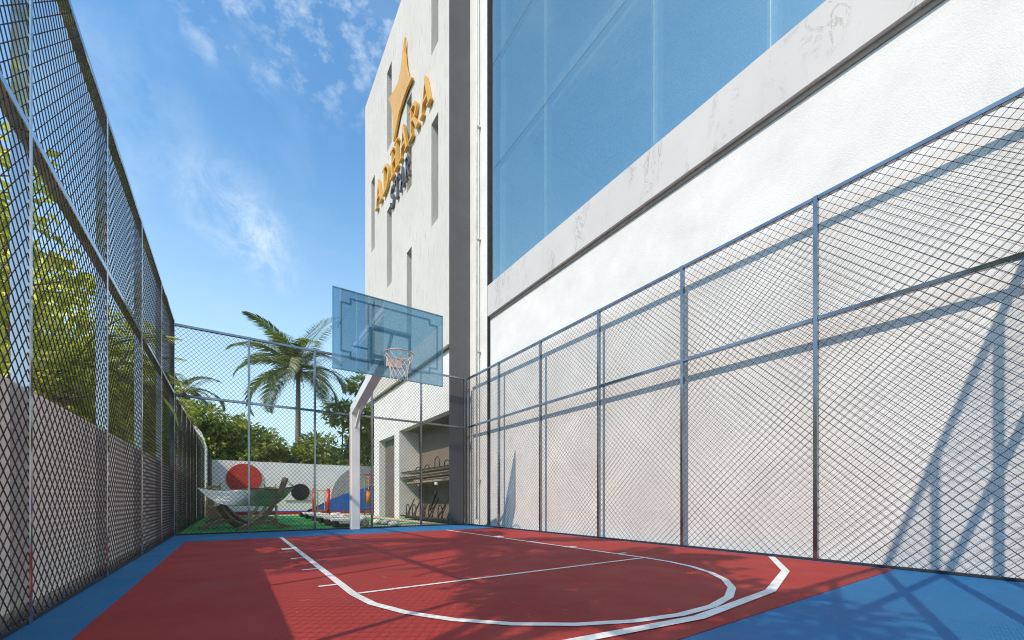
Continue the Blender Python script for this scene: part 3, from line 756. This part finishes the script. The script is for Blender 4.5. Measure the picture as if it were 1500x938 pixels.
# ------------------------------------------------------------------ vegetation
def leaves(name, mat, parent, pts, dirs, ln, wd, seed, jit=.35, fold=.25):
    """one mesh of pointed, slightly folded leaves at pts along dirs"""
    rg = np.random.default_rng(seed); n = len(pts)
    d = dirs + rg.normal(0, jit, (n, 3)); d /= np.linalg.norm(d, axis=1)[:, None] + 1e-9
    up = rg.normal(0, .5, (n, 3)) + np.array([0, 0, 1.]); s = np.cross(d, up); s /= np.linalg.norm(s, axis=1)[:, None] + 1e-9
    nn = np.cross(s, d)
    l = (ln * rg.uniform(.7, 1.25, n))[:, None]; w = (wd * rg.uniform(.75, 1.2, n))[:, None]
    base = pts; mid = pts + d * l * .45; tip = pts + d * l - nn * l * .12
    a = mid + s * w * .5 + nn * w * fold; b = mid - s * w * .5 + nn * w * fold
    V = np.stack([base, a, tip, b], 1).reshape(-1, 3) - np.array(WORLD[parent])
    me = bpy.data.meshes.new(name); me.vertices.add(n * 4); me.vertices.foreach_set('co', V.astype(np.float32).ravel())
    idx = (np.arange(n)[:, None] * 4 + np.array([0, 1, 2, 0, 2, 3])[None]).ravel()
    me.loops.add(n * 6); me.loops.foreach_set('vertex_index', idx.astype(np.int32))
    me.polygons.add(n * 2); me.polygons.foreach_set('loop_start', np.arange(0, n * 6, 3, dtype=np.int32)); me.polygons.foreach_set('loop_total', np.full(n * 2, 3, np.int32))
    me.materials.append(MATS[mat]); me.update(); me.validate()
    o = bpy.data.objects.new(name, me); C.objects.link(o); o.parent = parent; WORLD[o] = WORLD[parent]; return o
def tree(name, label, x, y, lobes, nclump, per, ln, wd, mat, seed, group=None, trunk_r=.09, whorl=.22):
    t = thing(name, label, 'tree', (x, y, -.06), group); rg = np.random.default_rng(seed)
    P = []; D = []; tw = MB(); top = max(l[2] for l in lobes)
    tw.tube([(x, y, -.06), (x + .05, y, top * .3), (x - .03, y + .04, top * .6)], [trunk_r, trunk_r * .8, trunk_r * .6], 9)
    for li, (cx, cy, cz, rx, ry, rz) in enumerate(lobes):
        tw.tube([(x - .03, y + .04, min(top * .5, cz - rz * .3)), ((x + cx) / 2, (y + cy) / 2, cz - rz * .4), (cx, cy, cz + rz * .2)], [trunk_r * .5, trunk_r * .35, trunk_r * .12], 6)
        for k in range(nclump):
            v = rg.normal(0, 1, 3); v /= np.linalg.norm(v); r = rg.uniform(.35, 1.0) ** .5
            if rg.uniform() < .12: r *= 1.18
            c = np.array([cx, cy, cz]) + v * r * np.array([rx, ry, rz])
            if k % 3 == 0: tw.bar((cx, cy, cz), tuple(c), .012, n=4, w2=.004)
            q = rg.normal(0, 1, (per, 3)); q /= np.linalg.norm(q, axis=1)[:, None]; q[:, 2] = q[:, 2] * .7
            pp = c + q * whorl * rg.uniform(.15, 1, (per, 1)); P.append(pp); D.append(q * .8 + v * .5 + np.array([0, 0, -.25]))
    tw.build('trunk', 'bark', t)
    leaves('crown', mat, t, np.concatenate(P), np.concatenate(D), ln, wd, seed + 1)
    return t
def palm(label, x, y, h, nf, fl, seed, lean=(0, 0), droop=1.0, mat='leaf_palm', tr=.11, lw=.035, ll=.55, elev=(-.35, 1.2), nl=46, dead=True, name='palm_tree', group=None, az=None):
    t = thing(name, label, 'palm tree', (x, y, -.06), group); rg = random.Random(seed)
    top = Vector((x + lean[0], y + lean[1], h)); tk = MB()
    pts = [Vector((x, y, -.06)).lerp(top, i / 9) + Vector((lean[0] * .15 * math.sin(i / 9 * 3.14), 0, 0)) for i in range(10)]
    tk.tube(pts, [tr * (1.25 - .55 * i / 9) for i in range(10)], 12); tk.build('trunk', 'palm_bark', t, True)
    V = []; Fc = []; ra = MB()
    nrm = []
    for i in range(nf):
        a = (2 * math.pi * i / nf * 2.618 + rg.uniform(-.15, .15)) if az is None else az[i % len(az)][0]
        e = (elev[0] + (elev[1] - elev[0]) * ((i * .618) % 1)) if az is None else az[i % len(az)][1]
        L_ = fl * rg.uniform(.85, 1.08); p = top.copy(); el = e; hd = Vector((math.cos(a), math.sin(a), 0)); rr = [p.copy()]
        step = L_ / 12
        for k in range(12):
            dr = hd * math.cos(el) + Vector((0, 0, math.sin(el))); p = p + dr * step; rr.append(p.copy()); el -= droop * (1.25 - .55 * max(0, min(1.1, e))) * (.09 + .012 * k)
        ra.tube(rr, [.02 * (1 - .85 * k / 12) + .002 for k in range(13)], 5)
        sd0 = hd.cross(Vector((0, 0, 1))).normalized()
        for k in range(nl):
            t_ = .10 + .90 * k / (nl - 1); q = t_ * 12; i0 = min(int(q), 11); c = rr[i0].lerp(rr[i0 + 1], q - i0); tg = (rr[i0 + 1] - rr[i0]).normalized()
            upv = sd0.cross(tg).normalized()
            prof = math.sin(math.pi * min(1, .18 + t_ * .80)) ** .6; l = ll * prof * rg.uniform(.85, 1.1)
            for s in (-1, 1):
                d1 = (sd0 * s * .85 + tg * (.55 + .35 * t_) + upv * .12).normalized()
                m1 = c + d1 * l * .5 + Vector((0, 0, -.05 * l)); e1 = m1 + (d1 * .8 + Vector((0, 0, -.45 * droop))).normalized() * l * .5
                wv = (tg * .7 + upv * .3 * s).normalized() * lw * .5
                o = len(V); V += [c - wv * .6, c + wv * .6, m1 + wv, m1 - wv, e1]
                Fc += [(o, o + 1, o + 2, o + 3), (o + 3, o + 2, o + 4)]
    crown = MB(); crown.v = [tuple(v) for v in V]; crown.f = Fc
    co = crown.build('crown', mat, t); ra.build('frond_stems', mat, t)
    if dead:
        db = MB()
        for i in range(26):
            a = rg.uniform(0, 6.28); r0 = rg.uniform(.03, .16); q = top + Vector((math.cos(a) * r0, math.sin(a) * r0, -.05)); q2 = q + Vector((math.cos(a) * .16, math.sin(a) * .16, -rg.uniform(.35, .95)))
            db.bar(q, q2, .02, n=4, w2=.006)
        db.build('dead_fronds', 'dead_frond', t)
    return t
# coconut palm behind the mural wall (as in the view: fronds spread left, right and up)
px_, pz_ = PY(437, 548, 25)
base_x = PY(435, 684, 25)[0]
cr = Vector((1, 0, 0))
def azv(dx, dy, e): return (math.atan2(dy, dx), e)
az = [azv(-1, -.35, 1.16), azv(.75, -.9, 1.2), azv(-1, -.1, .42), azv(-1, -.6, .62), azv(1, .1, .42), azv(.9, -.7, .30), azv(-.9, -.75, -.10), azv(-.95, .3, -.02), azv(.95, .5, .0), azv(.3, -1, .15),
      azv(.2, 1, .7), azv(-.3, 1, .5), azv(.7, .9, .3), azv(-.8, .7, .75), azv(.1, -1, .75), azv(-.25, -1, .35), azv(1, -.4, -.15), azv(-.5, -.9, .85), azv(.6, -1, .6), azv(-.6, 1, .1)]
palm('coconut palm with spreading fronds rising behind the mural wall', base_x, 25, pz_ + .15, 20, 3.8, 11, (px_ - base_x, 0), .95, ll=1.05, lw=.062, nl=48, tr=.15, az=az)
px2, pz2 = PY(266, 572, 26)
palm('smaller palm crown showing above the far left bushes', px2, 26, pz2, 11, 2.2, 12, (0, 0), .9, ll=.7, lw=.06, tr=.12, elev=(-.2, .8), dead=False)

# bushy trees behind the mural wall: (label, centre x px, top y px, Y, half width m)
spec = [('dense leafy tree filling the corner left of the small palm', 268, 598, 24.4, 1.2), ('dense leafy tree left of the coconut palm beside the wall end', 305, 596, 24.0, 1.35),
        ('rounded leafy tree above the red disc of the mural', 345, 612, 24.6, 1.25), ('low leafy tree in the dip left of the coconut palm trunk', 392, 638, 24.2, 1.1),
        ('lowest leafy bush directly behind the coconut palm trunk', 428, 662, 25.6, .95), ('leafy tree just right of the coconut palm trunk', 468, 640, 24.4, 1.2),
        ('tall leafy tree left of the white basketball post', 503, 592, 25.2, 1.35), ('tallest leafy tree behind the basketball post and tower corner', 540, 552, 25.0, 1.5)]
for i, (lab, cxp, ty, Y, hw) in enumerate(spec):
    cx, cz = PY(cxp, ty, Y); h = cz
    rgn = random.Random(50 + i); lobes = []
    for k in range(6):
        lobes.append((cx + rgn.uniform(-.8, .8) * hw, Y + rgn.uniform(-.7, .7), 1.7 + (h - 2.3) * (k / 5) * rgn.uniform(.85, 1.0), hw * rgn.uniform(.55, .8), .9, rgn.uniform(.6, .85)))
    lobes[-1] = (cx, Y, h - .65, hw * .7, .8, .68)
    tree('leafy_tree', lab, cx, Y + .2, lobes, 46, 17, .31, .12, 'leaf_bush', 100 + i, 'leafy trees behind the mural wall', .1, .34)
# small-leaved trees over the left wall
lspec = [('bright green leafy tree nearest the viewer over the left wall', -2.4, 4.4, 3.3, .75), ('bright green leafy tree second along the left wall', -2.3, 5.8, 3.7, .8),
         ('bright leafy tree third along the left wall', -2.2, 7.4, 3.9, .8), ('bright leafy tree fourth along the left wall', -2.3, 9.2, 4.2, .85),
         ('bright leafy tree fifth along the left wall', -2.3, 11.4, 4.3, .9), ('bright leafy tree farthest along the left wall', -2.4, 14.0, 4.2, .95)]
for i, (lab, x, y, h, r) in enumerate(lspec):
    rgn = random.Random(80 + i); lobes = [(x + rgn.uniform(-.4, .35), y + rgn.uniform(-.6, .6), z, r * rgn.uniform(.7, .95), r * .9, .5) for z in (1.5, 2.0, (2.2 + h) / 2, h - .3)]
    tree('leafy_tree', lab, x, y, lobes, 33, 15, .125, .078, 'leaf_bright', 200 + i, 'bright trees over the left wall', .06, .17)
# feathery palms beyond them
for i, (x, y, h) in enumerate(((-1.95, 8.4, 3.4), (-1.95, 10.4, 3.8), (-2.2, 12.8, 4.0), (-2.1, 15.2, 4.0), (-2.4, 17.8, 4.2))):
    lab = ('feathery garden palm closest to the viewer beyond the bright trees', 'second feathery garden palm along the left wall', 'middle feathery garden palm along the left wall', 'fourth feathery garden palm along the left wall', 'farthest feathery garden palm by the white wall end')[i]
    palm(lab, x, y, h * .72, 15, 1.6, 300 + i, (0, 0), .85, mat='leaf_areca', tr=.05, ll=.42, lw=.035, elev=(.25, 1.35), nl=34, dead=False, name='garden_palm', group='feathery palms over the left wall')
    rgn = random.Random(90 + i)
    lobes = [(x - .3 + rgn.uniform(-.3, .3), y + rgn.uniform(-.8, .8), z, .75, .9, .5) for z in (1.3, 1.8, 2.4)]
    tree('garden_shrub', ('first', 'second', 'third', 'fourth', 'farthest')[i] + ' leafy shrub below the feathery palms on the left', x - .3, y + .9, lobes, 34, 16, .16, .08, 'leaf_areca', 400 + i, 'shrubs behind the left wall', .05, .24)
# out of view at left, but their shade falls on the court
palm('tall palm left of the court whose frond shade falls on the red floor', -4.3, 3.3, 7.3, 17, 2.6, 21, (.2, 0), .9, ll=.6, lw=.05, tr=.08, dead=False)
palm('second tall palm left of the court, nearer the viewer', -3.3, -.9, 6.5, 15, 1.7, 22, (.2, 1.7), .9, ll=.55, lw=.05, tr=.07, dead=False)
lobes = [(-2.7, .5, 5.4, 1.0, .9, .6), (-2.9, -.5, 5.5, .8, .8, .5), (-3.0, 1.3, 6.0, .8, .8, .5), (-2.9, .3, 6.3, .8, .8, .5)]
tree('leafy_tree', 'tall leafy tree left of the viewer shading the near court', -2.7, .4, lobes, 60, 16, .16, .09, 'leaf_bright', 500, None, .12, .26)

# ------------------------------------------------------------------ camera, sun, sky
cam = bpy.data.cameras.new('camera'); co = bpy.data.objects.new('camera', cam); C.objects.link(co)
co.location = (0, 0, EYE); co.rotation_euler = (R(90), 0, -YAW)
cam.sensor_width = 36; cam.lens = F / 1500 * 36; cam.shift_y = (HY - 469) / 1500; cam.clip_start = .02; cam.clip_end = 2000
bpy.context.scene.camera = co
sl = bpy.data.lights.new('sun', 'SUN'); so = bpy.data.objects.new('sun', sl); C.objects.link(so)
sl.energy = 3.45; sl.angle = R(.5); sl.color = (1, .83, .66)
so.rotation_euler = SUN.to_track_quat('-Z', 'Y').to_euler(); so.location = (-20, -7, 21)
w = bpy.data.worlds.new('World'); bpy.context.scene.world = w; w.use_nodes = True; nt = w.node_tree; nt.nodes.clear()
wo = nt.nodes.new('ShaderNodeOutputWorld'); bg = nt.nodes.new('ShaderNodeBackground'); L(nt, bg.outputs[0], wo.inputs[0])
sky = N(nt, 'ShaderNodeTexSky', sky_type='NISHITA'); sky.sun_disc = False
sky.sun_elevation = math.asin(-SUN.z); sky.sun_rotation = math.atan2(-SUN.x, -SUN.y)
sky.air_density = 1.0; sky.dust_density = .4; sky.ozone_density = 1.6; sky.altitude = 0
bg.inputs['Strength'].default_value = .15
tc = N(nt, 'ShaderNodeTexCoord'); nv = N(nt, 'ShaderNodeVectorMath', operation='NORMALIZE'); L(nt, tc.outputs['Generated'], nv.inputs[0]); dirv = nv.outputs[0]
def pxdir(px, py): return Vector(ray(px, py)).normalized()
def cone(px, py, r0, r1):
    d = pxdir(px, py); vm = N(nt, 'ShaderNodeVectorMath', operation='DOT_PRODUCT'); L(nt, dirv, vm.inputs[0]); vm.inputs[1].default_value = d
    mr = N(nt, 'ShaderNodeMapRange', interpolation_type='SMOOTHSTEP'); mr.inputs['From Min'].default_value = math.cos(R(r1)); mr.inputs['From Max'].default_value = math.cos(R(r0))
    L(nt, vm.outputs['Value'], mr.inputs['Value']); return mr.outputs[0]
def wn(scale, detail, rough, mapscale=(1, 1, 1), rot=(0, 0, 0), dist=0):
    mp = N(nt, 'ShaderNodeMapping'); mp.inputs['Scale'].default_value = mapscale; mp.inputs['Rotation'].default_value = rot
    L(nt, dirv, mp.inputs['Vector']); return noise(nt, mp.outputs[0], scale, detail, rough, dist)
puff = ramp(nt, wn(26, 6, .62, (1, 1, 1.6)), [(.50, 0), (.70, .42)])
puff = mixc(nt, 1, puff, cone(490, -5, 2, 10), 'MULTIPLY')
p2 = mixc(nt, 1, ramp(nt, wn(22, 6, .62, (1, 1, 1.6)), [(.50, 0), (.70, .4)]), cone(345, -5, 1, 7), 'MULTIPLY')
w1 = ramp(nt, wn(11, 8, .7, (1.0, 1.0, 1.0), (0, 0, 0), .8), [(.40, 0), (.80, .5)])
wm = mixc(nt, 1, cone(332, 302, 0, 5.5), cone(368, 345, 0, 4.5), 'ADD'); wm = mixc(nt, 1, wm, cone(405, 385, 0, 4), 'ADD')
wisp = mixc(nt, 1, w1, wm, 'MULTIPLY')
w3 = mixc(nt, 1, ramp(nt, wn(6, 7, .65), [(.47, 0), (.78, .3)]), cone(160, 170, 1, 8), 'MULTIPLY')
gen = ramp(nt, wn(2.4, 8, .62, (1, 1, 2.4), (.3, .2, .1), .5), [(.48, 0), (.85, .2)])
cl = puff
for o_ in (p2, wisp, w3, gen): cl = mixc(nt, 1, cl, o_, 'ADD')
sx = N(nt, 'ShaderNodeSeparateXYZ'); L(nt, dirv, sx.inputs[0])
hz = N(nt, 'ShaderNodeMapRange', interpolation_type='SMOOTHSTEP'); hz.inputs['From Min'].default_value = .68; hz.inputs['From Max'].default_value = .0
hz.inputs['To Min'].default_value = 0; hz.inputs['To Max'].default_value = .78; L(nt, sx.outputs['Z'], hz.inputs['Value'])
sc_ = mixc(nt, 1, sky.outputs[0], (1.0, 1.47, 1.60), 'MULTIPLY')
c1 = mixc(nt, hz.outputs[0], sc_, (4.5, 5.7, 5.9))
c2 = mixc(nt, cl, c1, (5.2, 6.0, 6.6))
L(nt, c2, bg.inputs['Color'])
sc = bpy.context.scene
sc.view_settings.view_transform = 'Standard'; sc.view_settings.look = 'None'; sc.view_settings.gamma = 1; sc.view_settings.exposure = 0.25
sc.view_settings.use_curve_mapping = False
sc.cycles.pixel_filter_type = 'BLACKMAN_HARRIS'; sc.cycles.filter_width = 1.1; sc.cycles.max_bounces = 10; sc.cycles.diffuse_bounces = 6; sc.cycles.transparent_max_bounces = 16; sc.cycles.use_denoising = True; sc.cycles.denoiser = 'OPENIMAGEDENOISE'; sc.cycles.denoising_prefilter = 'NONE'; sc.cycles.denoising_input_passes = 'RGB_ALBEDO_NORMAL'
